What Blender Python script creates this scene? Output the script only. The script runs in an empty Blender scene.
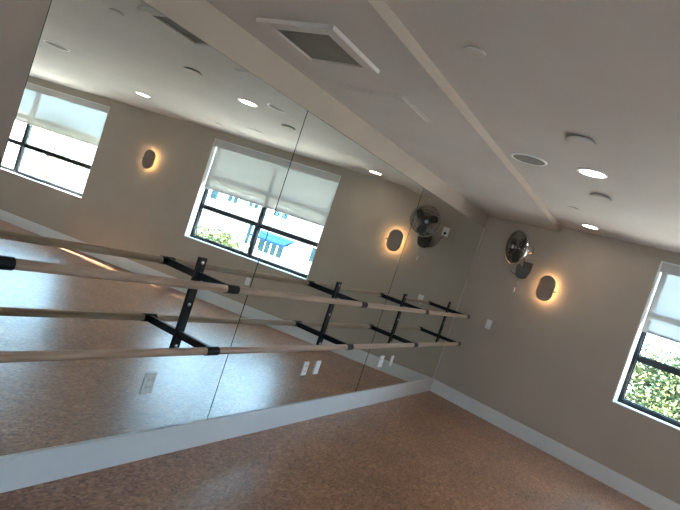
import bpy, bmesh, math, random
from mathutils import Vector, Matrix

random.seed(7)
scene = bpy.context.scene
col = scene.collection

# ------------------------------------------------------------------ camera
cam_d = bpy.data.cameras.new('camera')
cam_d.sensor_width = 36.0
cam_d.lens = 551.17 / 680.0 * 36.0
cam_d.clip_start = 0.05
cam_d.clip_end = 300
cam = bpy.data.objects.new('camera', cam_d)
col.objects.link(cam)
right = Vector((0.81543575, 0.48579573, 0.31474919))
down = Vector((0.28862325, 0.13010661, -0.94856148))
fwd = Vector((-0.50175807, 0.86433488, -0.03411836))
M = Matrix.Identity(4)
for i in range(3):
    M[i][0] = right[i]; M[i][1] = -down[i]; M[i][2] = -fwd[i]
M.translation = Vector((2.1679, -7.0777, 1.5649))
cam.matrix_world = M
scene.camera = cam

# ------------------------------------------------------------------ world, sun, exposure
SKY = 10.0
world = bpy.data.worlds.new('sky')
scene.world = world
world.use_nodes = True
wn = world.node_tree
wn.nodes['Background'].inputs[0].default_value = (0.46, 0.72, 1.0, 1)
wn.nodes['Background'].inputs[1].default_value = SKY

DIH = -0.2454                       # the window wall is not square to the mirror wall
cd, sd = math.cos(DIH), math.sin(DIH)
def Bw(u, o, z):                    # window-wall coordinates: along, into the room, up
    return Vector((u * cd + o * sd, u * sd - o * cd, z))

sun_d = bpy.data.lights.new('sun', 'SUN')
sun_d.energy = 190.0
sun_d.angle = math.radians(0.53)
sun_d.color = (1.0, 0.93, 0.82)
sun = bpy.data.objects.new('sun', sun_d)
col.objects.link(sun)
travel = Vector((cd, sd, 0)) * -1.95 + Vector((sd, -cd, 0)) * 0.31 + Vector((0, 0, -1.0))
sun.rotation_euler = travel.to_track_quat('-Z', 'Y').to_euler()
sun.location = (12, 6, 9)

vs = scene.view_settings
vs.view_transform = 'Standard'
vs.look = 'None'
vs.exposure = 0.84
vs.gamma = 1.0
vs.use_curve_mapping = False

# ------------------------------------------------------------------ materials
def new_mat(name):
    m = bpy.data.materials.new(name); m.use_nodes = True
    return m, m.node_tree.nodes, m.node_tree.links

def paint(name, rgb, rough=0.6, bump=0.05, scale=220, metal=0.0, spec=0.4, var=0.04):
    m, n, l = new_mat(name)
    b = n['Principled BSDF']
    b.inputs['Roughness'].default_value = rough
    b.inputs['Metallic'].default_value = metal
    b.inputs['Specular IOR Level'].default_value = spec
    tc = n.new('ShaderNodeTexCoord')
    no = n.new('ShaderNodeTexNoise'); no.inputs['Scale'].default_value = scale; no.inputs['Detail'].default_value = 3
    l.new(tc.outputs['Object'], no.inputs['Vector'])
    n2 = n.new('ShaderNodeTexNoise'); n2.inputs['Scale'].default_value = 1.7; n2.inputs['Detail'].default_value = 2
    l.new(tc.outputs['Object'], n2.inputs['Vector'])
    rp = n.new('ShaderNodeValToRGB')
    rp.color_ramp.elements[0].position = 0.3; rp.color_ramp.elements[1].position = 0.7
    rp.color_ramp.elements[0].color = (*[c * (1 - var) for c in rgb], 1)
    rp.color_ramp.elements[1].color = (*[min(1, c * (1 + var)) for c in rgb], 1)
    l.new(n2.outputs['Fac'], rp.inputs['Fac']); l.new(rp.outputs['Color'], b.inputs['Base Color'])
    if bump:
        bp = n.new('ShaderNodeBump'); bp.inputs['Strength'].default_value = bump; bp.inputs['Distance'].default_value = 0.002
        l.new(no.outputs['Fac'], bp.inputs['Height']); l.new(bp.outputs['Normal'], b.inputs['Normal'])
    return m

def emit(name, rgb, s):
    m, n, l = new_mat(name)
    b = n['Principled BSDF']
    b.inputs['Base Color'].default_value = (0.8, 0.8, 0.8, 1)
    b.inputs['Emission Color'].default_value = (*rgb, 1)
    b.inputs['Emission Strength'].default_value = s
    return m

MT = {}
MT['wall'] = paint('taupe_wall_paint', (0.475, 0.40, 0.325), 0.75, 0.08)
MT['ceil'] = paint('white_ceiling_paint', (0.57, 0.522, 0.495), 0.8, 0.08)
MT['pale'] = paint('pale_beige_paint', (0.41, 0.34, 0.285), 0.75, 0.08)
MT['trim'] = paint('white_trim_paint', (0.78, 0.78, 0.77), 0.35, 0.0)
MT['jamb'] = paint('white_jamb_paint', (0.82, 0.82, 0.81), 0.5, 0.0)
MT['black'] = paint('black_powder_coat', (0.008, 0.008, 0.010), 0.4, 0.1, 500, spec=0.25)
MT['frame'] = paint('charcoal_window_frame', (0.022, 0.026, 0.03), 0.4, 0.0)
MT['steel'] = paint('bright_steel', (0.75, 0.75, 0.75), 0.25, 0.0, metal=1.0)
MT['gunmetal'] = paint('dark_chrome', (0.10, 0.09, 0.08), 0.42, 0.0, metal=0.8)
MT['chrome'] = paint('chrome', (0.6, 0.57, 0.54), 0.16, 0.0, metal=1.0)
MT['bronze'] = paint('bronze_plate', (0.27, 0.20, 0.155), 0.55, 0.0)
MT['plastic'] = paint('white_plastic', (0.88, 0.88, 0.87), 0.35, 0.0)
MT['slot'] = paint('dark_slot', (0.03, 0.03, 0.03), 0.6, 0.0)
MT['fascia'] = paint('grey_shade_fascia', (0.62, 0.60, 0.57), 0.5, 0.0)
MT['caulk'] = paint('pale_edge_trim', (0.55, 0.50, 0.44), 0.4, 0.0)
MT['grille'] = paint('grey_mesh_grille', (0.34, 0.315, 0.29), 0.8, 0.3, 900, spec=0.03)
MT['shaft'] = paint('inner_duct', (0.06, 0.06, 0.055), 0.7, 0.0)
MT['lens'] = emit('downlight_lens', (1.0, 0.92, 0.82), 19.0)
MT['led'] = emit('warm_led', (1.0, 0.60, 0.27), 12.5)

# cork floor
def cork():
    m, n, l = new_mat('cork_floor')
    b = n['Principled BSDF']
    tc = n.new('ShaderNodeTexCoord')
    mp = n.new('ShaderNodeMapping'); mp.inputs['Scale'].default_value = (1, 0.55, 1); mp.inputs['Rotation'].default_value = (0, 0, 0.5)
    l.new(tc.outputs['Object'], mp.inputs['Vector'])
    wn_ = n.new('ShaderNodeTexNoise'); wn_.inputs['Scale'].default_value = 22; wn_.inputs['Detail'].default_value = 3
    l.new(mp.outputs['Vector'], wn_.inputs['Vector'])
    ad = n.new('ShaderNodeVectorMath'); ad.operation = 'MULTIPLY_ADD'
    ad.inputs[1].default_value = (0.05, 0.05, 0.05)
    l.new(wn_.outputs['Color'], ad.inputs[0]); l.new(mp.outputs['Vector'], ad.inputs[2])
    vo = n.new('ShaderNodeTexVoronoi'); vo.inputs['Scale'].default_value = 84
    l.new(ad.outputs['Vector'], vo.inputs['Vector'])
    sp = n.new('ShaderNodeSeparateColor'); l.new(vo.outputs['Color'], sp.inputs['Color'])
    rp = n.new('ShaderNodeValToRGB'); cr = rp.color_ramp
    cr.elements[0].position = 0.0; cr.elements[0].color = (0.15, 0.060, 0.031, 1)
    cr.elements[1].position = 1.0; cr.elements[1].color = (0.48, 0.28, 0.165, 1)
    for p_, c_ in ((0.18, (0.25, 0.104, 0.053, 1)), (0.55, (0.345, 0.158, 0.083, 1)), (0.86, (0.42, 0.21, 0.115, 1))):
        e = cr.elements.new(p_); e.color = c_
    l.new(sp.outputs['Red'], rp.inputs['Fac'])
    big = n.new('ShaderNodeTexNoise'); big.inputs['Scale'].default_value = 2.2; big.inputs['Detail'].default_value = 4
    l.new(tc.outputs['Object'], big.inputs['Vector'])
    mr = n.new('ShaderNodeMapRange'); mr.inputs['From Min'].default_value = 0.3; mr.inputs['From Max'].default_value = 0.7
    mr.inputs['To Min'].default_value = 0.86; mr.inputs['To Max'].default_value = 1.14
    l.new(big.outputs['Fac'], mr.inputs['Value'])
    mx = n.new('ShaderNodeVectorMath'); mx.operation = 'SCALE'
    l.new(rp.outputs['Color'], mx.inputs[0]); l.new(mr.outputs['Result'], mx.inputs['Scale'])
    l.new(mx.outputs['Vector'], b.inputs['Base Color'])
    b.inputs['Roughness'].default_value = 0.36
    b.inputs['Specular IOR Level'].default_value = 0.6
    b.inputs['Coat Weight'].default_value = 0.25; b.inputs['Coat Roughness'].default_value = 0.30; b.inputs['Coat IOR'].default_value = 1.6
    bp = n.new('ShaderNodeBump'); bp.inputs['Strength'].default_value = 0.12; bp.inputs['Distance'].default_value = 0.002
    l.new(vo.outputs['Distance'], bp.inputs['Height']); l.new(bp.outputs['Normal'], b.inputs['Normal'])
    return m
MT['cork'] = cork()

def wood():
    m, n, l = new_mat('beech_rail')
    b = n['Principled BSDF']
    tc = n.new('ShaderNodeTexCoord')
    mp = n.new('ShaderNodeMapping'); mp.inputs['Scale'].default_value = (30, 1.2, 30)
    l.new(tc.outputs['Object'], mp.inputs['Vector'])
    no = n.new('ShaderNodeTexNoise'); no.inputs['Scale'].default_value = 1.6; no.inputs['Detail'].default_value = 5
    l.new(mp.outputs['Vector'], no.inputs['Vector'])
    rp = n.new('ShaderNodeValToRGB')
    rp.color_ramp.elements[0].position = 0.3; rp.color_ramp.elements[0].color = (0.40, 0.255, 0.165, 1)
    rp.color_ramp.elements[1].position = 0.72; rp.color_ramp.elements[1].color = (0.62, 0.45, 0.33, 1)
    l.new(no.outputs['Fac'], rp.inputs['Fac']); l.new(rp.outputs['Color'], b.inputs['Base Color'])
    b.inputs['Roughness'].default_value = 0.42
    return m
MT['wood'] = wood()

def mirror_mat():
    m, n, l = new_mat('silvered_mirror')
    b = n['Principled BSDF']
    b.inputs['Base Color'].default_value = (0.89, 0.925, 0.885, 1)
    b.inputs['Metallic'].default_value = 1.0
    b.inputs['Roughness'].default_value = 0.0
    return m
MT['mirror'] = mirror_mat()
MT['mirror_edge'] = paint('dark_mirror_edge', (0.03, 0.045, 0.045), 0.2, 0.0)

def glass():
    m, n, l = new_mat('window_glass')
    n.remove(n['Principled BSDF'])
    out = n['Material Output']
    tr = n.new('ShaderNodeBsdfTransparent'); tr.inputs[0].default_value = (0.93, 0.97, 0.97, 1)
    gl = n.new('ShaderNodeBsdfGlossy'); gl.inputs['Roughness'].default_value = 0.0
    fr = n.new('ShaderNodeFresnel')
    ge = n.new('ShaderNodeNewGeometry')
    mr = n.new('ShaderNodeMapRange'); mr.inputs['To Min'].default_value = 1.3; mr.inputs['To Max'].default_value = 1 / 1.3
    l.new(ge.outputs['Backfacing'], mr.inputs['Value']); l.new(mr.outputs['Result'], fr.inputs[0])   # both faces of the thin sheet reflect alike
    mx = n.new('ShaderNodeMixShader')
    l.new(fr.outputs[0], mx.inputs[0]); l.new(tr.outputs[0], mx.inputs[1]); l.new(gl.outputs[0], mx.inputs[2])
    l.new(mx.outputs[0], out.inputs[0])
    return m
MT['glass'] = glass()

def shade_fabric():
    m, n, l = new_mat('woven_shade_fabric')
    n.remove(n['Principled BSDF'])
    out = n['Material Output']
    df = n.new('ShaderNodeBsdfDiffuse'); df.inputs[0].default_value = (0.66, 0.64, 0.60, 1)
    tl = n.new('ShaderNodeBsdfTranslucent'); tl.inputs[0].default_value = (0.50, 0.50, 0.45, 1)
    tr = n.new('ShaderNodeBsdfTransparent'); tr.inputs[0].default_value = (0.9, 0.9, 0.87, 1)
    m1 = n.new('ShaderNodeMixShader'); m1.inputs[0].default_value = 0.045
    m2 = n.new('ShaderNodeMixShader'); m2.inputs[0].default_value = 0.05
    tc = n.new('ShaderNodeTexCoord')
    no = n.new('ShaderNodeTexNoise'); no.inputs['Scale'].default_value = 400
    l.new(tc.outputs['Object'], no.inputs['Vector'])
    bp = n.new('ShaderNodeBump'); bp.inputs['Strength'].default_value = 0.1; bp.inputs['Distance'].default_value = 0.001
    l.new(no.outputs['Fac'], bp.inputs['Height']); l.new(bp.outputs['Normal'], df.inputs['Normal'])
    l.new(df.outputs[0], m1.inputs[1]); l.new(tl.outputs[0], m1.inputs[2])
    l.new(m1.outputs[0], m2.inputs[1]); l.new(tr.outputs[0], m2.inputs[2])
    l.new(m2.outputs[0], out.inputs[0])
    return m
MT['shade'] = shade_fabric()

def leafmat(name, c1, c2):
    m, n, l = new_mat(name)
    b = n['Principled BSDF']
    tc = n.new('ShaderNodeTexCoord')
    no = n.new('ShaderNodeTexNoise'); no.inputs['Scale'].default_value = 3.5
    l.new(tc.outputs['Object'], no.inputs['Vector'])
    rp = n.new('ShaderNodeValToRGB')
    rp.color_ramp.elements[0].position = 0.35; rp.color_ramp.elements[0].color = (*c1, 1)
    rp.color_ramp.elements[1].position = 0.65; rp.color_ramp.elements[1].color = (*c2, 1)
    l.new(no.outputs['Fac'], rp.inputs['Fac']); l.new(rp.outputs['Color'], b.inputs['Base Color'])
    b.inputs['Roughness'].default_value = 0.6
    b.inputs['Specular IOR Level'].default_value = 0.08
    return m
MT['leaf'] = leafmat('green_leaves', (0.022, 0.040, 0.022), (0.062, 0.072, 0.026))
MT['leaf2'] = leafmat('pale_leaves', (0.035, 0.06, 0.025), (0.11, 0.11, 0.04))
MT['leaf3'] = leafmat('bleached_leaves', (0.16, 0.20, 0.12), (0.32, 0.34, 0.20))
MT['bark'] = paint('bark', (0.09, 0.065, 0.045), 0.9, 0.6, 40)
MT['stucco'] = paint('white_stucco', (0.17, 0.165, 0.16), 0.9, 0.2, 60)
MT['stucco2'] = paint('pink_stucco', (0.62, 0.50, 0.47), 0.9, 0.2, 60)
MT['awning'] = paint('blue_canvas', (0.006, 0.020, 0.050), 0.8, 0.0, spec=0.0)
MT['bluepane'] = paint('blue_tinted_pane', (0.010, 0.028, 0.036), 0.3, 0.0, spec=0.05)
MT['asphalt'] = paint('pale_concrete', (0.48, 0.47, 0.45), 0.9, 0.3, 60)

# ------------------------------------------------------------------ mesh helpers
def box(bm, a, b, bev=0.0):
    r = bmesh.ops.create_cube(bm, size=1.0)
    s = [abs(b[i] - a[i]) for i in range(3)]; c = [(a[i] + b[i]) / 2 for i in range(3)]
    for v in r['verts']:
        v.co = Vector((v.co[i] * s[i] + c[i] for i in range(3)))
    if bev:
        es = list({e for v in r['verts'] for e in v.link_edges})
        bmesh.ops.bevel(bm, geom=es, offset=bev, segments=2, profile=0.7, affect='EDGES')

def prism(bm, pts, z0, z1):
    lo = [bm.verts.new((x, y, z0)) for x, y in pts]; hi = [bm.verts.new((x, y, z1)) for x, y in pts]
    n = len(pts)
    bm.faces.new(lo[::-1]); bm.faces.new(hi)
    for i in range(n):
        bm.faces.new((lo[i], lo[(i + 1) % n], hi[(i + 1) % n], hi[i]))

def tube(bm, pts, r, seg=10, cap=True, closed=False):
    pts = [Vector(p) for p in pts]; rings = []
    n = len(pts)
    ref = None
    for i, p in enumerate(pts):
        if closed: t = pts[(i + 1) % n] - pts[i - 1]
        else: t = pts[min(i + 1, n - 1)] - pts[max(i - 1, 0)]
        t.normalize()
        if ref is None:
            ref = t.orthogonal().normalized()
        ref = (ref - t * ref.dot(t)).normalized()
        b = t.cross(ref)
        rr = r[i] if isinstance(r, (list, tuple)) else r
        rings.append([bm.verts.new(p + (ref * math.cos(2 * math.pi * k / seg) + b * math.sin(2 * math.pi * k / seg)) * rr) for k in range(seg)])
    m = n if closed else n - 1
    for i in range(m):
        A, B_ = rings[i], rings[(i + 1) % n]
        for k in range(seg):
            bm.faces.new((A[k], A[(k + 1) % seg], B_[(k + 1) % seg], B_[k]))
    if cap and not closed:
        bm.faces.new(rings[0][::-1]); bm.faces.new(rings[-1])

def lathe(bm, prof, seg=32):            # profile of (radius, z)
    rings = []
    for r, z in prof:
        if r < 1e-6: rings.append([bm.verts.new((0, 0, z))])
        else: rings.append([bm.verts.new((r * math.cos(2 * math.pi * k / seg), r * math.sin(2 * math.pi * k / seg), z)) for k in range(seg)])
    for A, B_ in zip(rings, rings[1:]):
        for k in range(seg):
            k2 = (k + 1) % seg
            if len(A) == 1 and len(B_) == 1: continue
            if len(A) == 1: bm.faces.new((A[0], B_[k2], B_[k]))
            elif len(B_) == 1: bm.faces.new((A[k], A[k2], B_[0]))
            else: bm.faces.new((A[k], A[k2], B_[k2], B_[k]))

def stadium(w, h, n=14):                # outline in x,z: rounded ends top and bottom
    r = w / 2; s = h / 2 - r
    return [(r * math.cos(math.pi * k / n), s + r * math.sin(math.pi * k / n)) for k in range(n + 1)] + \
           [(-r * math.cos(math.pi * k / n), -s - r * math.sin(math.pi * k / n)) for k in range(n + 1)]

def obj(name, bm, mat, parent=None, smooth=False, mats=None):
    bmesh.ops.recalc_face_normals(bm, faces=bm.faces[:])
    me = bpy.data.meshes.new(name); bm.to_mesh(me); bm.free()
    if mats:
        for m in mats: me.materials.append(m)
    else:
        me.materials.append(MT[mat] if isinstance(mat, str) else mat)
    if smooth:
        for p in me.polygons: p.use_smooth = True
    o = bpy.data.objects.new(name, me); col.objects.link(o)
    if parent is not None: o.parent = parent
    return o

def soft(o, ang=35):
    for p in o.data.polygons: p.use_smooth = True
    o.data.set_sharp_from_angle(angle=math.radians(ang))
    return o

def BM(): return bmesh.new()

def empty(name, loc=(0, 0, 0), rz=0.0, size=0.1):
    o = bpy.data.objects.new(name, None); o.empty_display_size = size
    o.location = loc; o.rotation_euler = (0, 0, rz); col.objects.link(o)
    return o

def tag(o, label, cat, group=None):
    o['label'] = label; o['category'] = cat
    if group: o['group'] = group
    return o

def struct(o, label=None):
    o['kind'] = 'structure'
    if label: o['label'] = label
    return o

# ------------------------------------------------------------------ dimensions
HB, HM, HS, HC = 0.163, 2.245, 2.4166, 2.476
SEAM1, SEAM2 = -4.2976, -2.2326
YR, XE = -9.6, 10.3                   # rear wall, end wall
W1 = (2.095, 4.19); W2 = (6.19, 9.50); WZ = (0.805, 2.362)
WT = 0.225                             # window wall thickness

# ------------------------------------------------------------------ floor and ceiling
def Bxy(u, o=0.0):
    v = Bw(u, o, 0); return (v.x, v.y)
Uend = (XE) / cd
foot = [(-0.30, 0.09), (-0.30, YR - 0.25), (XE + 0.15, YR - 0.25), Bxy(Uend + 0.2, -0.1)]
bm = BM(); prism(bm, foot, -0.12, 0.0)
struct(obj('floor', bm, 'cork'), 'glossy mottled brown cork floor')
bm = BM(); prism(bm, foot, HC, HC + 0.2)
ceiling = struct(obj('ceiling', bm, 'ceil'), 'white painted ceiling')
bm = BM(); prism(bm, [(0.0, 0.0), (0.0, YR), (0.972, YR), Bxy(0.972)], HS, HC)
so = obj('soffit', bm, 'ceil', ceiling); so['label'] = 'lowered ceiling strip along the mirror wall'
bm = BM(); prism(bm, [(0.972, YR), (0.974, YR), Bxy(0.974), Bxy(0.972)], HS, HC)
obj('soffit_face', bm, 'pale', so)['label'] = 'beige painted step of the lowered ceiling strip'

# ------------------------------------------------------------------ mirror wall (left)
bm = BM()
box(bm, (-0.28, YR, 0), (-0.0065, 0.08, HC))
box(bm, (-0.0065, YR, HM), (0.0, 0.08, HC))
box(bm, (-0.0065, YR, 0), (0.0, 0.08, HB))
box(bm, (-0.0065, YR, HB), (0.0, -5.956, HM))
struct(obj('wall_left', bm, 'pale'), 'pale beige painted wall that carries the mirrors')

bm = BM(); box(bm, (0.0, YR, 0), (0.012, -0.004, HB - 0.002), 0.002)
struct(obj('baseboard_left', bm, 'trim'), 'white baseboard under the mirrors')
bm = BM(); box(bm, (-0.006, -5.956, HB - 0.002), (0.0115, -0.005, HB + 0.0095))
struct(obj('trim_1', bm, 'trim'), 'thin metal channel along the foot of the mirrors')
bm = BM(); box(bm, (-0.006, -0.012, HB + 0.011), (0.006, -0.001, HM))
struct(obj('trim_2', bm, 'caulk'), 'pale vertical edge strip where mirror meets the window wall')
for k, ys in enumerate((SEAM1, SEAM2)):
    bm = BM(); box(bm, (-0.0062, ys - 0.0024, HB + 0.011), (-0.003, ys + 0.0024, HM - 0.001))
    struct(obj('trim_%d' % (3 + k), bm, 'mirror_edge'), ('dark seam strip left of the middle mirror panel', 'dark seam strip right of the middle mirror panel')[k])

def mirror_panel(y0, y1, pivot, yaw, pitch, label):
    root = empty('mirror_panel', (0, (y0 + y1) / 2, HB))
    g = 0.0028 if y0 > -5.9 else 0.0014; h = (y1 - y0) / 2 - g; z0, z1 = 0.010, HM - HB; v = 0.003 if y0 > -5.9 else 0.0015
    bm = BM()
    front = [(-h + v, z0 + v), (h - v, z0 + v), (h - v, z1 - v), (-h + v, z1 - v)]
    full = [(-h, z0), (h, z0), (h, z1), (-h, z1)]
    A = [bm.verts.new((0, y, z)) for y, z in front]; B_ = [bm.verts.new((-0.0015, y, z)) for y, z in full]; C_ = [bm.verts.new((-0.006, y, z)) for y, z in full]
    bm.faces.new(A); bm.faces.new(C_[::-1]).material_index = 1
    for i in range(4):
        j = (i + 1) % 4
        bm.faces.new((A[i], B_[i], B_[j], A[j])).material_index = 1
        bm.faces.new((B_[i], C_[i], C_[j], B_[j])).material_index = 1
    obj('glass_sheet', bm, None, root, mats=[MT['mirror'], MT['mirror_edge']])
    tag(root, label, 'mirror', 'wall mirror panels')
    return lambda y, z: 0.0
X1 = mirror_panel(-5.956, SEAM1, -5.0, 0, 0, 'tall wall mirror panel nearest the camera, left of the dark seam')
X2 = mirror_panel(SEAM1, SEAM2, -3.0, 0, 0, 'middle wall mirror panel between the two vertical seams')
X3 = mirror_panel(SEAM2, -0.012, -1.0, 0, 0, 'wall mirror panel in the corner beside the window wall')

# ------------------------------------------------------------------ window wall (far)
def Bempty(name, u, o, z):
    e = empty(name, Bw(u, o, z), DIH); return e          # local x along wall, local -y into the room

GZ = -3.8
def build_far():
    us = [-0.3, W1[0], W1[1], W2[0], W2[1], Uend + 0.25]; zs = [0, WZ[0], WZ[1], HC]
    bm = BM()
    def hole(i, j): return j == 1 and i in (1, 3)
    def q(pts): bm.faces.new([bm.verts.new(p) for p in pts])
    for y in (0.0, WT):
        for i in range(5):
            for j in range(3):
                if hole(i, j): continue
                q([(us[i], y, zs[j]), (us[i + 1], y, zs[j]), (us[i + 1], y, zs[j + 1]), (us[i], y, zs[j + 1])])
    for w in (W1, W2):
        for u in w: q([(u, 0, WZ[0]), (u, WT, WZ[0]), (u, WT, WZ[1]), (u, 0, WZ[1])])
        for z in WZ: q([(w[0], 0, z), (w[1], 0, z), (w[1], WT, z), (w[0], WT, z)])
    for u in (us[0], us[-1]): q([(u, 0, 0), (u, WT, 0), (u, WT, HC), (u, 0, HC)])
    for z in (0, HC): q([(us[0], 0, z), (us[-1], 0, z), (us[-1], WT, z), (us[0], WT, z)])
    bmesh.ops.remove_doubles(bm, verts=bm.verts[:], dist=1e-4)
    o = obj('wall_far', bm, 'wall'); o.rotation_euler = (0, 0, DIH)
    return struct(o, 'taupe painted wall with the windows')
wallfar = build_far()
bm = BM(); box(bm, (4.98, WT - 0.002, GZ), (5.25, WT + 0.55, 4.6))  # unseen pier, added to keep sun streaks off the near floor
pier = obj('added_sun_pier', bm, 'stucco', wallfar); pier['label'] = 'unseen stucco pier added outside the window wall to block the sun'
bm = BM(); box(bm, (0.0, -0.014, 0), (Uend, -0.0005, HB), 0.003)
o = obj('baseboard_far', bm, 'trim'); o.rotation_euler = (0, 0, DIH); struct(o, 'white baseboard under the windows')

# other walls of the room
W3 = (3.3, 4.9)  # opening for the added rear window, out of view, that brightens the window wall
bm = BM()
for A, B_ in (((-0.28, 0), (W3[0], HC)), ((W3[1], 0), (XE + 0.15, HC)), ((W3[0], 0), (W3[1], WZ[0])), ((W3[0], WZ[1]), (W3[1], HC))):
    box(bm, (A[0], YR - 0.25, A[1]), (B_[0], YR, B_[1]))
struct(obj('wall_rear', bm, 'wall'), 'taupe wall behind the camera')
bm = BM(); box(bm, (XE, YR, 0), (XE + 0.15, Bxy(Uend)[1] - 0.02, HC)); struct(obj('wall_right', bm, 'wall'), 'taupe wall opposite the mirrors')

# ------------------------------------------------------------------ windows
REC = 0.145                           # recess from room face to frame face
def window(n, w, lab, rear=False):
    u0, u1 = w; z0, z1 = WZ; W = u1 - u0; H = z1 - z0
    root = Bempty('window_%d' % n, u0, 0, z0); struct(root, lab)
    if rear: root.location = (u1, YR, z0); root.rotation_euler = (0, 0, math.pi)
    t = 0.012
    for nm, A, B_ in (('jamb', (0, 0.001, 0), (t, REC, H)), ('jamb', (W - t, 0.001, 0), (W, REC, H)),
                      ('head', (t, 0.001, H - t), (W - t, REC, H)), ('sill', (0, -0.004, 0), (W, REC, t))):
        bm = BM(); box(bm, A, B_); obj(nm, bm, 'jamb', root)
    fy0, fy1 = REC, REC + 0.075
    fw = 0.045
    for nm, A, B_ in (('frame_side', (0, fy0, 0), (fw, fy1, H)), ('frame_side', (W - fw, fy0, 0), (W, fy1, H)),
                      ('frame_bottom', (fw, fy0, 0), (W - fw, fy1, fw + 0.006)), ('frame_top', (fw, fy0, H - fw), (W - fw, fy1, H))):
        bm = BM(); box(bm, A, B_, 0.003); obj(nm, bm, 'frame', root)
    mid = W / 2
    bm = BM(); box(bm, (mid - 0.028, fy0, fw), (mid + 0.028, fy1, H - fw), 0.003); obj('mullion', bm, 'frame', root)
    zr, zt = 1.325 - z0, 1.80 - z0
    for a_, b_ in ((fw, mid - 0.028), (mid + 0.028, W - fw)):
        bm = BM(); box(bm, (a_, fy0 + 0.012, zr - 0.024), (b_, fy1 - 0.01, zr + 0.024), 0.003); obj('meeting_rail', bm, 'frame', root)
        bm = BM(); box(bm, (a_, fy0 + 0.012, zt - 0.02), (b_, fy1 - 0.01, zt + 0.02), 0.003); obj('transom_bar', bm, 'frame', root)
        # inner pale sash bead and panes
        for c0, c1 in ((fw + 0.006, zr - 0.024), (zr + 0.024, zt - 0.02), (zt + 0.02, H - fw)):
            bm = BM(); box(bm, (a_, fy0 + 0.036, c0), (b_, fy0 + 0.042, c1))
            p = obj('pane', bm, 'glass', root)
            bm = BM(); s = 0.012
            for A, B_ in (((a_, c0), (a_ + s, c1)), ((b_ - s, c0), (b_, c1)), ((a_ + s, c0), (b_ - s, c0 + s)), ((a_ + s, c1 - s), (b_ - s, c1))):
                box(bm, (A[0], fy0 + 0.022, A[1]), (B_[0], fy0 + 0.036, B_[1]))
            obj('glazing_bead', bm, 'frame', p)
    return root
window(1, W1, 'white recessed window with charcoal frame nearest the mirror corner')
window(2, W2, 'wide recessed window at the far end of the wall')
window(3, W3, 'unseen recessed window added behind the camera to light the window wall', True)  # added out of view, lets in daylight onto the window wall

def shade(w, z_bot, lab, cat='shade'):
    u0, u1 = w; W = u1 - u0 - 0.028
    top = WZ[1] - 0.013
    root = Bempty('roller_shade', u0 + 0.014, 0, top)
    tag(root, lab, cat, 'roller shades in the window recesses')
    bm = BM(); box(bm, (0, 0.022, -0.098), (W, 0.034, 0), 0.002); obj('fascia', bm, 'fascia', root)
    bm = BM(); box(bm, (0, 0.034, -0.008), (W, 0.10, 0)); obj('head_rail', bm, 'fascia', root)
    bm = BM(); tube(bm, [(0.012, 0.066, -0.045), (W - 0.012, 0.066, -0.045)], 0.024, 16); obj('roller', bm, 'steel', root, True)
    fab_y = 0.088
    L = top - z_bot
    bm = BM(); nx, nz = 2, 12
    g = [[bm.verts.new((0.005 + (W - 0.010) * i / nx, fab_y + 0.0008 * math.sin(j * 1.3), -0.04 - (L - 0.05) * j / nz)) for i in range(nx + 1)] for j in range(nz + 1)]
    for j in range(nz):
        for i in range(nx): bm.faces.new((g[j][i], g[j][i + 1], g[j + 1][i + 1], g[j + 1][i]))
    fab = obj('fabric', bm, 'shade', root)
    bm = BM(); box(bm, (0.016, fab_y - 0.006, -L), (W - 0.016, fab_y + 0.006, -L + 0.026), 0.003); obj('hem_bar', bm, 'fascia', fab)
    # bead chain on the mirror-far end
    bm = BM(); cx_ = W - 0.004
    for k in range(46):
        bmesh.ops.create_icosphere(bm, subdivisions=1, radius=0.0022, matrix=Matrix.Translation((cx_, 0.052 + 0.0 * k, -0.10 - k * 0.019)))
    obj('bead_chain', bm, 'plastic', root)
    return root
shade(W1, 1.605, 'half lowered off-white roller shade in the window nearest the corner')
shade(W2, 1.69, 'half lowered off-white roller shade in the wide far window')

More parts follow.
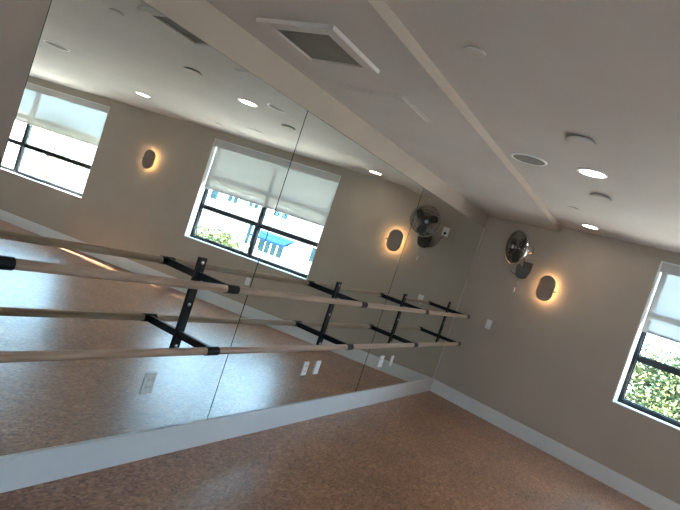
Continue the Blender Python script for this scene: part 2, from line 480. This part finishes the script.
# ------------------------------------------------------------------ double ballet barre
DB, ZU, ZL = 0.2616, 1.106, 0.755
YS = [-6.003, -4.782, -3.2145, -1.816, -0.362]
barre = empty('ballet_barre', (0, -3.2, 0.66))
tag(barre, 'double wooden ballet barre on black steel brackets along the mirrors', 'barre')
O = Vector((0, -3.2, 0.66))
Y_END = -0.305
for nm, z in (('upper_rail', ZU), ('lower_rail', ZL)):
    bm = BM(); tube(bm, [Vector((DB, y, z)) - O for y in (-7.0, -5.5, -4.0, -2.0, Y_END)], 0.0205, 20)
    r_ = obj(nm, bm, 'wood', barre); soft(r_)
for Y in YS:
    def xs(z): return (X1 if Y < SEAM1 else X2 if Y < SEAM2 else X3)(Y, z)
    x0 = xs(0.93)
    bm = BM(); box(bm, Vector((x0, Y - 0.03, 0.655)) - O, Vector((x0 + 0.009, Y + 0.03, 1.205)) - O, 0.003)
    pl = obj('bracket_plate', bm, 'black', barre)
    for z in (1.177, 0.93, 0.684):
        bm = BM(); lathe(bm, [(0.0, 0.006), (0.006, 0.006), (0.0115, 0.003), (0.0125, 0.0)], 14)
        for v in bm.verts: v.co = Vector((x0 + 0.009 + v.co.z, Y + v.co.x, z + v.co.y)) - O
        soft(obj('screw', bm, 'steel', pl))
    for z in (ZU, ZL):
        bm = BM()
        box(bm, Vector((x0 + 0.009, Y - 0.014, z - 0.022)) - O, Vector((DB - 0.015, Y + 0.014, z + 0.018)) - O, 0.002)
        obj('arm', bm, 'black', pl)
        bm = BM()
        ring = []
        for yy, rr in ((-0.046, 0.0212), (-0.046, 0.0245), (0.046, 0.0245), (0.046, 0.0212)):
            ring.append([bm.verts.new(Vector((DB + rr * math.cos(2 * math.pi * k / 24), Y + yy, z + rr * math.sin(2 * math.pi * k / 24))) - O) for k in range(24)])
        for i in range(4):
            A, B_ = ring[i], ring[(i + 1) % 4]
            for k in range(24): bm.faces.new((A[k], A[(k + 1) % 24], B_[(k + 1) % 24], B_[k]))
        soft(obj('collar', bm, 'black', pl))

# ------------------------------------------------------------------ cover plates on the mirrors and walls
def cover_plate(name, Mx, lab, cat, w=0.072, h=0.115, outlet=True, grp=None, ear='plastic'):
    root = empty(name); root.matrix_world = Mx
    tag(root, lab, cat, grp)
    bm = BM(); box(bm, (-w / 2, -0.006, -h / 2), (w / 2, 0, h / 2), 0.0025); obj('face_plate', bm, 'plastic', root)
    if outlet == 'blank':
        return root
    if outlet == 'switch':
        bm = BM(); box(bm, (-0.017, -0.010, -0.033), (0.017, -0.006, 0.033), 0.002); obj('rocker', bm, 'plastic', root)
        return root
    for z in (-0.021, 0.021):
        bm = BM(); box(bm, (-0.017, -0.008, z - 0.015), (0.017, -0.006, z + 0.015), 0.004); r_ = obj('receptacle', bm, 'plastic', root)
        for x in (-0.0065, 0.0065):
            bm = BM(); box(bm, (x - 0.0014, -0.0086, z - 0.004), (x + 0.0014, -0.008, z + 0.006)); obj('slot', bm, 'slot', r_)
    return root
def onM(y, z, X):                       # local -y becomes +x (into the room)
    m = Matrix.Rotation(math.pi / 2, 4, 'Z'); m.translation = (X(y, z) + 0.0005, y, z); return m
def onB(u, z):
    m = Matrix.Rotation(DIH, 4, 'Z'); m.translation = Bw(u, 0.0005, z); return m
cover_plate('wall_outlet', onM(-4.89, 0.467, X1), 'white duplex outlet set in the mirror panel nearest the camera', 'outlet', 0.076, 0.118)
cover_plate('wall_outlet', onM(-3.308, 0.472, X2), 'left white plate of the pair in the middle mirror panel', 'outlet')
cover_plate('wall_outlet', onM(-3.125, 0.472, X2), 'right white plate of the pair in the middle mirror panel', 'outlet', outlet='blank')
cover_plate('wall_outlet', onM(-1.875, 0.475, X3), 'wider white plate of the pair in the corner mirror panel', 'outlet', 0.09, 0.12)
cover_plate('wall_outlet', onM(-1.608, 0.470, X3), 'narrow white plate of the pair in the corner mirror panel', 'outlet', 0.06, 0.115, outlet='blank')
cover_plate('light_switch', onB(0.495, 1.095), 'white wall switch right of the mirror corner below the fan', 'switch', outlet='switch')
cover_plate('wall_outlet', onB(2.95, 0.50), 'white outlet under the window, seen in the mirror', 'outlet')
fo = cover_plate('wall_outlet', onB(0.462, 2.048), 'white outlet high on the wall behind the fan with a black plug', 'outlet', 0.085, 0.12)
bm = BM(); box(bm, (-0.016, -0.038, -0.036), (0.016, -0.009, -0.006), 0.005); obj('plug', bm, 'black', fo)

# ------------------------------------------------------------------ sconces
def sconce(u, z, lab):
    root = Bempty('wall_sconce', u, 0, z); tag(root, lab, 'wall lamp', 'oval backlit wall sconces')
    w, h = 0.197, 0.305
    def slab(bm, w, h, y0, y1):
        s = stadium(w, h)
        A = [bm.verts.new((x, y0, zz)) for x, zz in s]; B_ = [bm.verts.new((x, y1, zz)) for x, zz in s]
        bm.faces.new(A); bm.faces.new(B_[::-1])
        for i in range(len(s)):
            j = (i + 1) % len(s); bm.faces.new((A[i], B_[i], B_[j], A[j]))
    bm = BM(); slab(bm, w, h, -0.078, -0.062); soft(obj('front_plate', bm, 'bronze', root))
    bm = BM(); slab(bm, w - 0.075, h - 0.075, -0.040, -0.0008); soft(obj('wall_base', bm, 'bronze', root))
    bm = BM(); slab(bm, w - 0.045, h - 0.045, -0.061, -0.041); soft(obj('led_diffuser', bm, 'led', root))
    bm = BM(); tube(bm, [(w / 2 - 0.012, -0.066, -0.012), (w / 2 + 0.024, -0.066, -0.012)], 0.011, 12); soft(obj('knob', bm, 'bronze', root))
    return root
sconce(1.062, 1.731, 'oval bronze backlit sconce beside the wall fan')
sconce(5.15, 1.75, 'oval bronze backlit sconce between the two windows, seen in the mirror')

# ------------------------------------------------------------------ wall fan
def fan():
    u, z = 0.70, 1.865
    root = Bempty('wall_fan', u, 0, z)
    tag(root, 'dark chrome wall-mounted fan with round wire cage near the mirror corner', 'fan')
    # wall shield
    bm = BM()
    sh = [(-0.085, 0.10), (0.085, 0.10), (0.085, 0.0), (0.062, -0.075), (0.03, -0.10), (-0.03, -0.10), (-0.062, -0.075), (-0.085, 0.0)]
    A = [bm.verts.new((x, -0.045, zz)) for x, zz in sh]; B_ = [bm.verts.new((x * 1.12, -0.001, zz * 1.08)) for x, zz in sh]
    bm.faces.new(A); bm.faces.new(B_[::-1])
    for i in range(len(sh)): bm.faces.new((A[i], B_[i], B_[(i + 1) % len(sh)], A[(i + 1) % len(sh)]))
    bmesh.ops.bevel(bm, geom=bm.edges[:], offset=0.006, segments=2, affect='EDGES')
    wb = soft(obj('wall_bracket', bm, 'gunmetal', root))
    for xx in (-0.022, 0.022):
        bm = BM(); lathe(bm, [(0, 0.014), (0.008, 0.014), (0.010, 0.0)], 14)
        for v in bm.verts: v.co = Vector((xx, -0.045 - v.co.z, -0.035 + v.co.y))
        soft(obj('control_knob', bm, 'chrome', wb))
    # head frame in the wall's local space
    hc = Vector((0.687 - u, -0.405, 2.075 - z))
    nw = Vector((-0.66, -0.74, -0.10)).normalized()
    nl = Vector((nw.x * cd + nw.y * sd, -nw.x * sd + nw.y * cd, nw.z))
    side = nl.cross(Vector((0, 0, 1))).normalized(); up = side.cross(nl).normalized()
    H = Matrix((side.to_4d(), up.to_4d(), nl.to_4d(), (0, 0, 0, 1))).transposed()
    for i in range(3): H[i][3] = hc[i]
    H[3] = (0, 0, 0, 1)
    for i, c in enumerate((side, up, nl)):
        for j in range(3): H[j][i] = c[j]
    # neck arm from bracket to motor
    mot = H @ Vector((0, 0, -0.19))
    bm = BM(); tube(bm, [(0, -0.03, 0.03), (0.0, -0.09, 0.06), Vector((0.0, -0.12, 0.10)).lerp(mot, 0.35), mot + Vector((0, 0, -0.05)), mot], [0.02, 0.021, 0.02, 0.02, 0.024], 14)
    soft(obj('neck', bm, 'chrome', root))
    bm = BM(); lathe(bm, [(0, -0.27), (0.035, -0.268), (0.055, -0.25), (0.062, -0.215), (0.062, -0.14), (0.052, -0.10), (0.02, -0.09), (0, -0.09)], 28)
    for v in bm.verts: v.co = H @ v.co
    mo = soft(obj('motor_housing', bm, 'chrome', root))
    bm = BM(); lathe(bm, [(0, -0.005), (0.02, -0.008), (0.028, -0.02), (0.03, -0.09), (0, -0.09)], 20)
    for v in bm.verts: v.co = H @ v.co
    soft(obj('blade_hub', bm, 'chrome', mo))
    R_ = 0.198
    for k in range(3):
        bm = BM(); a0 = 2 * math.pi * k / 3 + 0.3
        rows = []
        for i in range(8):
            r = 0.025 + (R_ - 0.05) * i / 7
            hw = 0.40 + 0.75 * math.sin(math.pi * min(1, (i + 0.6) / 7.4) ** 0.8)
            rows.append([(r, a0 + hw * (s - 0.3), -0.055 + 0.028 * (s - 0.5)) for s in (0, .25, .5, .75, 1)])
        for dz in (0, -0.002):
            g = [[bm.verts.new(H @ Vector((r * math.cos(t), r * math.sin(t), zz + dz))) for r, t, zz in row] for row in rows]
            for i in range(7):
                for j in range(4): bm.faces.new((g[i][j], g[i][j + 1], g[i + 1][j + 1], g[i + 1][j]))
        soft(obj('blade', bm, 'gunmetal', root))
    def guard(name, front):
        bm = BM()
        def P(r, t):
            d = (0.012 - 0.05 * (r / R_) ** 2.5) if front else (-0.098 + 0.045 * (r / R_) ** 3)
            return H @ Vector((r * math.cos(t), r * math.sin(t), d))
        for k in range(84):
            t = 2 * math.pi * k / 84
            tube(bm, [P(r, t + (0.25 * (r / R_ - 0.2) if front else 0)) for r in (0.03, 0.09, 0.15, 0.19, R_)], 0.0016, 4, False)
        for r in (0.06, 0.10, 0.145, 0.18):
            tube(bm, [P(r, 2 * math.pi * k / 48) for k in range(48)], 0.002, 4, closed=True)
        return soft(obj(name, bm, 'gunmetal', root), 60)
    fg = guard('front_guard', True); guard('rear_guard', False)
    bm = BM()
    outer = [[bm.verts.new(H @ Vector((r * math.cos(2 * math.pi * k / 64), r * math.sin(2 * math.pi * k / 64), d))) for k in range(64)]
             for r, d in ((R_ - 0.003, -0.030), (R_ + 0.005, -0.030), (R_ + 0.007, -0.046), (R_ + 0.005, -0.062), (R_ - 0.003, -0.062))]
    for i in range(5):
        A, B_ = outer[i], outer[(i + 1) % 5]
        for k in range(64): bm.faces.new((A[k], A[(k + 1) % 64], B_[(k + 1) % 64], B_[k]))
    soft(obj('rim', bm, 'chrome', root))
    bm = BM(); lathe(bm, [(0, 0.022), (0.012, 0.021), (0.026, 0.015), (0.030, 0.006), (0, 0.004)], 24)
    for v in bm.verts: v.co = H @ v.co
    soft(obj('badge_cap', bm, 'steel', fg))
    # pull cord with its pale toggle
    c0 = Vector((0.700 - u, -0.052, 1.80 - z))
    bm = BM(); tube(bm, [c0, Vector((c0.x, -0.066, 1.72 - z)), Vector((c0.x, -0.068, 1.63 - z))], 0.0012, 6); pc = obj('pull_cord', bm, 'gunmetal', root)
    bm = BM(); tube(bm, [(c0.x, -0.068, 1.632 - z), (c0.x, -0.068, 1.62 - z), (c0.x, -0.068, 1.575 - z)], [0.003, 0.005, 0.0065], 10); soft(obj('toggle', bm, 'plastic', pc))
    # power cord to the outlet
    bm = BM()
    p0, p1 = Vector((-0.06, -0.03, -0.06)), Vector((0.462 - u, -0.036, 2.026 - z))
    pts = []
    for i in range(13):
        s = i / 12
        pts.append(p0.lerp(p1, s) + Vector((0.0, 0.012 * math.sin(math.pi * s), -0.09 * math.sin(math.pi * s))))
    tube(bm, pts, 0.0035, 8); soft(obj('power_cord', bm, 'black', root))
fan()

# ------------------------------------------------------------------ ceiling fittings
def on_ceiling(name, x, y, zc=HC): return empty(name, (x, y, zc))
def flip(bm):
    for v in bm.verts: v.co.z = -v.co.z
def disc(x, y, d, t, lab, cat='cover', grp='flat round ceiling covers', rim='ceil'):
    root = on_ceiling('ceiling_cover', x, y); tag(root, lab, cat, grp)
    r = d / 2
    bm = BM(); lathe(bm, [(r * 0.8, 0), (r * 0.8, t * 0.45), (0, t * 0.45)], 32); flip(bm); soft(obj('neck_ring', bm, 'grille', root))
    bm = BM(); lathe(bm, [(0, t * 0.45), (r * 0.97, t * 0.45), (r, t * 0.6), (r * 0.98, t * 0.92), (r * 0.9, t), (0, t)], 40); flip(bm); soft(obj('cover_disc', bm, rim, root))
    return root
def downlight(x, y, d, lab):
    root = on_ceiling('recessed_downlight', x, y); tag(root, lab, 'downlight', 'lit recessed downlights')
    r = d / 2
    bm = BM(); lathe(bm, [(r * 0.78, -0.0), (r * 0.80, 0.007), (r * 0.95, 0.008), (r, 0.003), (r, 0)], 40); flip(bm); soft(obj('trim_ring', bm, 'plastic', root))
    bm = BM(); lathe(bm, [(0, 0.004), (r * 0.79, 0.004), (r * 0.79, 0.0005), (0, 0.0005)], 40); flip(bm); obj('lens', bm, 'lens', root)
    return root
def speaker(x, y, d, lab):
    root = on_ceiling('ceiling_speaker', x, y); tag(root, lab, 'speaker', 'round grey ceiling speakers')
    r = d / 2
    bm = BM(); lathe(bm, [(r * 0.88, 0), (r * 0.88, 0.007), (r * 0.97, 0.008), (r, 0.004), (r, 0)], 44); flip(bm); soft(obj('bezel', bm, 'plastic', root))
    bm = BM(); lathe(bm, [(0, 0.0075), (r * 0.5, 0.0072), (r * 0.88, 0.0055), (r * 0.88, 0.0008), (0, 0.0008)], 44); flip(bm); soft(obj('mesh_grille', bm, 'grille', root))
    return root
disc(1.225, -4.92, 0.095, 0.012, 'small flat white disc alone on the ceiling near the camera')
disc(1.552, -3.925, 0.155, 0.019, 'thick white disc on the ceiling, largest of the plain covers')
speaker(1.130, -3.23, 0.25, 'grey mesh ceiling speaker beside the soffit step')
downlight(1.548, -3.21, 0.20, 'lit recessed downlight between two white ceiling discs')
disc(1.55, -2.53, 0.16, 0.022, 'white shiny-edged ceiling disc just beyond the first lit downlight')
disc(1.25, -1.73, 0.10, 0.008, 'thin flush disc on the ceiling before the last downlight')
downlight(1.325, -0.86, 0.185, 'lit recessed downlight close to the window wall')
speaker(3.527, -3.952, 0.25, 'dark grey ceiling speaker seen at upper left in the mirror')
downlight(4.0, -2.488, 0.20, 'lit downlight seen in the mirror above the far sconce')
disc(2.634, -1.808, 0.20, 0.010, 'broad flush disc on the ceiling above the window, seen in the mirror')
disc(3.42, -1.66, 0.085, 0.010, 'tiny flush disc on the ceiling seen in the mirror near the window')

# return-air grille on the soffit
def vent():
    x0, x1, y0, y1 = 0.220, 0.670, -5.168, -4.70
    root = empty('return_air_grille', ((x0 + x1) / 2, (y0 + y1) / 2, HS)); tag(root, 'square white framed return air grille with grey filter mesh on the soffit', 'vent')
    c = Vector(((x0 + x1) / 2, (y0 + y1) / 2, HS)); a = (x1 - x0) / 2; b = (y1 - y0) / 2; f = 0.062; t = 0.022
    for nm, A, B_ in (('frame_bar', (-a, -b, -t), (-a + f, b, 0)), ('frame_bar', (a - f, -b, -t), (a, b, 0)), ('frame_bar', (-a + f, -b, -t), (a - f, -b + f, 0)), ('frame_bar', (-a + f, b - f, -t), (a - f, b, 0))):
        bm = BM(); box(bm, A, B_, 0.003); obj(nm, bm, 'ceil', root)
    bm = BM(); box(bm, (-a + f, -b + f, -0.010), (a - f, b - f, -0.001)); g = obj('filter_mesh', bm, 'grille', root)
    n = 24
    bm = BM()
    for k in range(n):
        y = -b + f + (2 * b - 2 * f) * (k + 0.5) / n
        box(bm, (-a + f, y - 0.0012, -0.013), (a - f, y + 0.0012, -0.010))
    obj('grille_wires', bm, 'grille', g)
vent()
def access():
    x0, x1, y0, y1 = 0.218, 0.660, -4.365, -3.93
    root = empty('access_panel', ((x0 + x1) / 2, (y0 + y1) / 2, HS)); tag(root, 'plain square white access panel on the soffit beyond the grille', 'panel')
    a = (x1 - x0) / 2; b = (y1 - y0) / 2
    bm = BM(); box(bm, (-a, -b, -0.006), (a, b, 0), 0.001); obj('flange', bm, 'ceil', root)
    bm = BM(); box(bm, (-a + 0.012, -b + 0.012, -0.016), (a - 0.012, b - 0.012, -0.006), 0.001); obj('door', bm, 'ceil', root)
access()

# ------------------------------------------------------------------ outdoors
bm = BM(); box(bm, (-60, -60, GZ - 0.2), (90, 80, GZ))
struct(obj('ground', bm, 'asphalt'), 'pale street outside')

def facade(name, x0, x1, y, depth, h, mat, wins, awn, lab):
    root = empty(name, ((x0 + x1) / 2, y, GZ)); tag(root, lab, 'building')
    c = Vector(((x0 + x1) / 2, y, GZ))
    bm = BM(); box(bm, Vector((x0, y, GZ)) - c, Vector((x1, y + depth, GZ + h)) - c); obj('walls', bm, mat, root)
    bm = BM(); box(bm, Vector((x0 - 0.2, y - 0.2, GZ + h)) - c, Vector((x1 + 0.2, y + depth, GZ + h + 0.35)) - c); obj('parapet', bm, mat, root)
    for (a0, a1, z0, z1, n) in wins:
        bm = BM()
        for A, B_ in (((a0 - .08, z0 - .08), (a1 + .08, z0)), ((a0 - .08, z1), (a1 + .08, z1 + .08)), ((a0 - .08, z0), (a0, z1)), ((a1, z0), (a1 + .08, z1))):
            box(bm, Vector((A[0], y - 0.08, A[1])) - c, Vector((B_[0], y, B_[1])) - c)
        for k in range(1, n):
            xx = a0 + (a1 - a0) * k / n; box(bm, Vector((xx - .04, y - 0.07, z0)) - c, Vector((xx + .04, y, z1)) - c)
        w_ = obj('window', bm, 'jamb', root)
        for k in range(n):
            bm = BM(); box(bm, Vector((a0 + (a1 - a0) * k / n + .02, y - 0.03, z0)) - c, Vector((a0 + (a1 - a0) * (k + 1) / n - .02, y - 0.01, z1)) - c); obj('pane', bm, 'bluepane', w_)
    for (a0, a1, z0, z1, d) in awn:
        bm = BM()
        pr_ = [(0, z1), (-d, z0), (-d, z0 - 0.15), (-d + 0.03, z0 - 0.15), (0, z1 - 0.1)]
        A = [bm.verts.new(Vector((a0, y + p, q)) - c) for p, q in pr_]; B_ = [bm.verts.new(Vector((a1, y + p, q)) - c) for p, q in pr_]
        bm.faces.new(A); bm.faces.new(B_[::-1])
        for i in range(5): bm.faces.new((A[i], B_[i], B_[(i + 1) % 5], A[(i + 1) % 5]))
        obj('awning', bm, 'awning', root)
    return root
K = (25 + 7.06) / (12 + 7.06)
def fx(x): return -2.17 + (x + 2.17) * K
def fz(z): return 1.56 + (z - 1.56) * K
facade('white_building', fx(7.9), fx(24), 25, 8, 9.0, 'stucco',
       [(fx(11.6), fx(13.0), fz(-0.20), fz(0.34), 4), (fx(9.5), fx(10.25), fz(0.13), fz(0.76), 2), (fx(13.25), fx(13.8), fz(-0.12), fz(0.75), 2),
        (fx(13.6), fx(14.2), fz(1.5), fz(1.9), 2), (fx(14.85), fx(15.5), fz(1.42), fz(1.9), 2), (fx(16.1), fx(16.6), fz(1.3), fz(1.9), 1),
        (fx(11.9), fx(12.7), fz(1.45), fz(1.9), 2), (fx(17.6), fx(18.5), fz(-0.3), fz(0.35), 3), (fx(17.8), fx(18.5), fz(1.35), fz(1.9), 2)],
       [(fx(11.2), fx(13.05), fz(0.42), fz(0.72), 1.1)],
       'white stucco building with a blue awning across the street')
facade('pink_building', 44, 60, 18, 8, 6.5, 'stucco2', [(46, 48, -1.2, 0.3, 2), (51, 53, -1.2, 0.3, 2)], [],
       'low pinkish building far down the street beyond the wide window')

def tree(x, y, zc, rx, rz, n, ls, mat, lab, seed):
    rnd = random.Random(seed)
    root = empty('street_tree', (x, y, GZ)); tag(root, lab, 'tree', 'trees outside the windows')
    bm = BM(); h = zc - GZ
    tube(bm, [(0, 0, 0), (0.05, 0.03, h * 0.35), (-0.04, 0.02, h * 0.7), (0, 0, h)], [0.16, 0.13, 0.10, 0.05], 10)
    for k in range(7):
        t = k * 0.9; tube(bm, [(0, 0, h * (0.6 + 0.05 * k)), (math.cos(t) * rx * 0.35, math.sin(t) * rx * 0.35, h * (0.66 + 0.05 * k)), (math.cos(t) * rx * 0.75, math.sin(t) * rx * 0.75, h * (0.74 + 0.05 * k))], [0.05, 0.035, 0.012], 6)
    soft(obj('trunk', bm, 'bark', root))
    bm = BM()
    cl = []
    for _ in range(34):
        while True:
            p = Vector((rnd.uniform(-1, 1), rnd.uniform(-1, 1), rnd.uniform(-1, 1)))
            if 0.3 < p.length < 1: break
        cl.append(Vector((p.x * rx, p.y * rx, p.z * rz)))
    for _ in range(n):
        c = rnd.choice(cl); p = c + Vector((rnd.gauss(0, 1), rnd.gauss(0, 1), rnd.gauss(0, 0.8))) * rx * 0.2 + Vector((0, 0, h))
        d = Vector((rnd.gauss(0, 1), rnd.gauss(0, 1), rnd.gauss(0, 0.7))).normalized(); e = d.orthogonal().normalized()
        e = Matrix.Rotation(rnd.uniform(0, 6.28), 3, d) @ e
        s = ls * rnd.uniform(0.7, 1.3); q = d.cross(e)
        bm.faces.new([bm.verts.new(p - d * s), bm.verts.new(p + e * s * 0.5 + q * s * .1), bm.verts.new(p + d * s), bm.verts.new(p - e * s * 0.5 + q * s * .1)])
    cr = obj('crown', bm, mat, root); cr['kind'] = 'stuff'
tree(3.15, 5.6, 0.25, 1.35, 1.15, 26000, 0.045, 'leaf', 'leafy green tree filling the window at the right edge', 3)
tree(9.2, 5.2, -0.1, 0.95, 0.7, 2600, 0.07, 'leaf2', 'small pale yellow-green tree in front of the white building', 5)
tree(20.5, 6.5, 1.3, 1.7, 1.2, 1500, 0.09, 'leaf3', 'pale tree seen through the wide far window', 8)
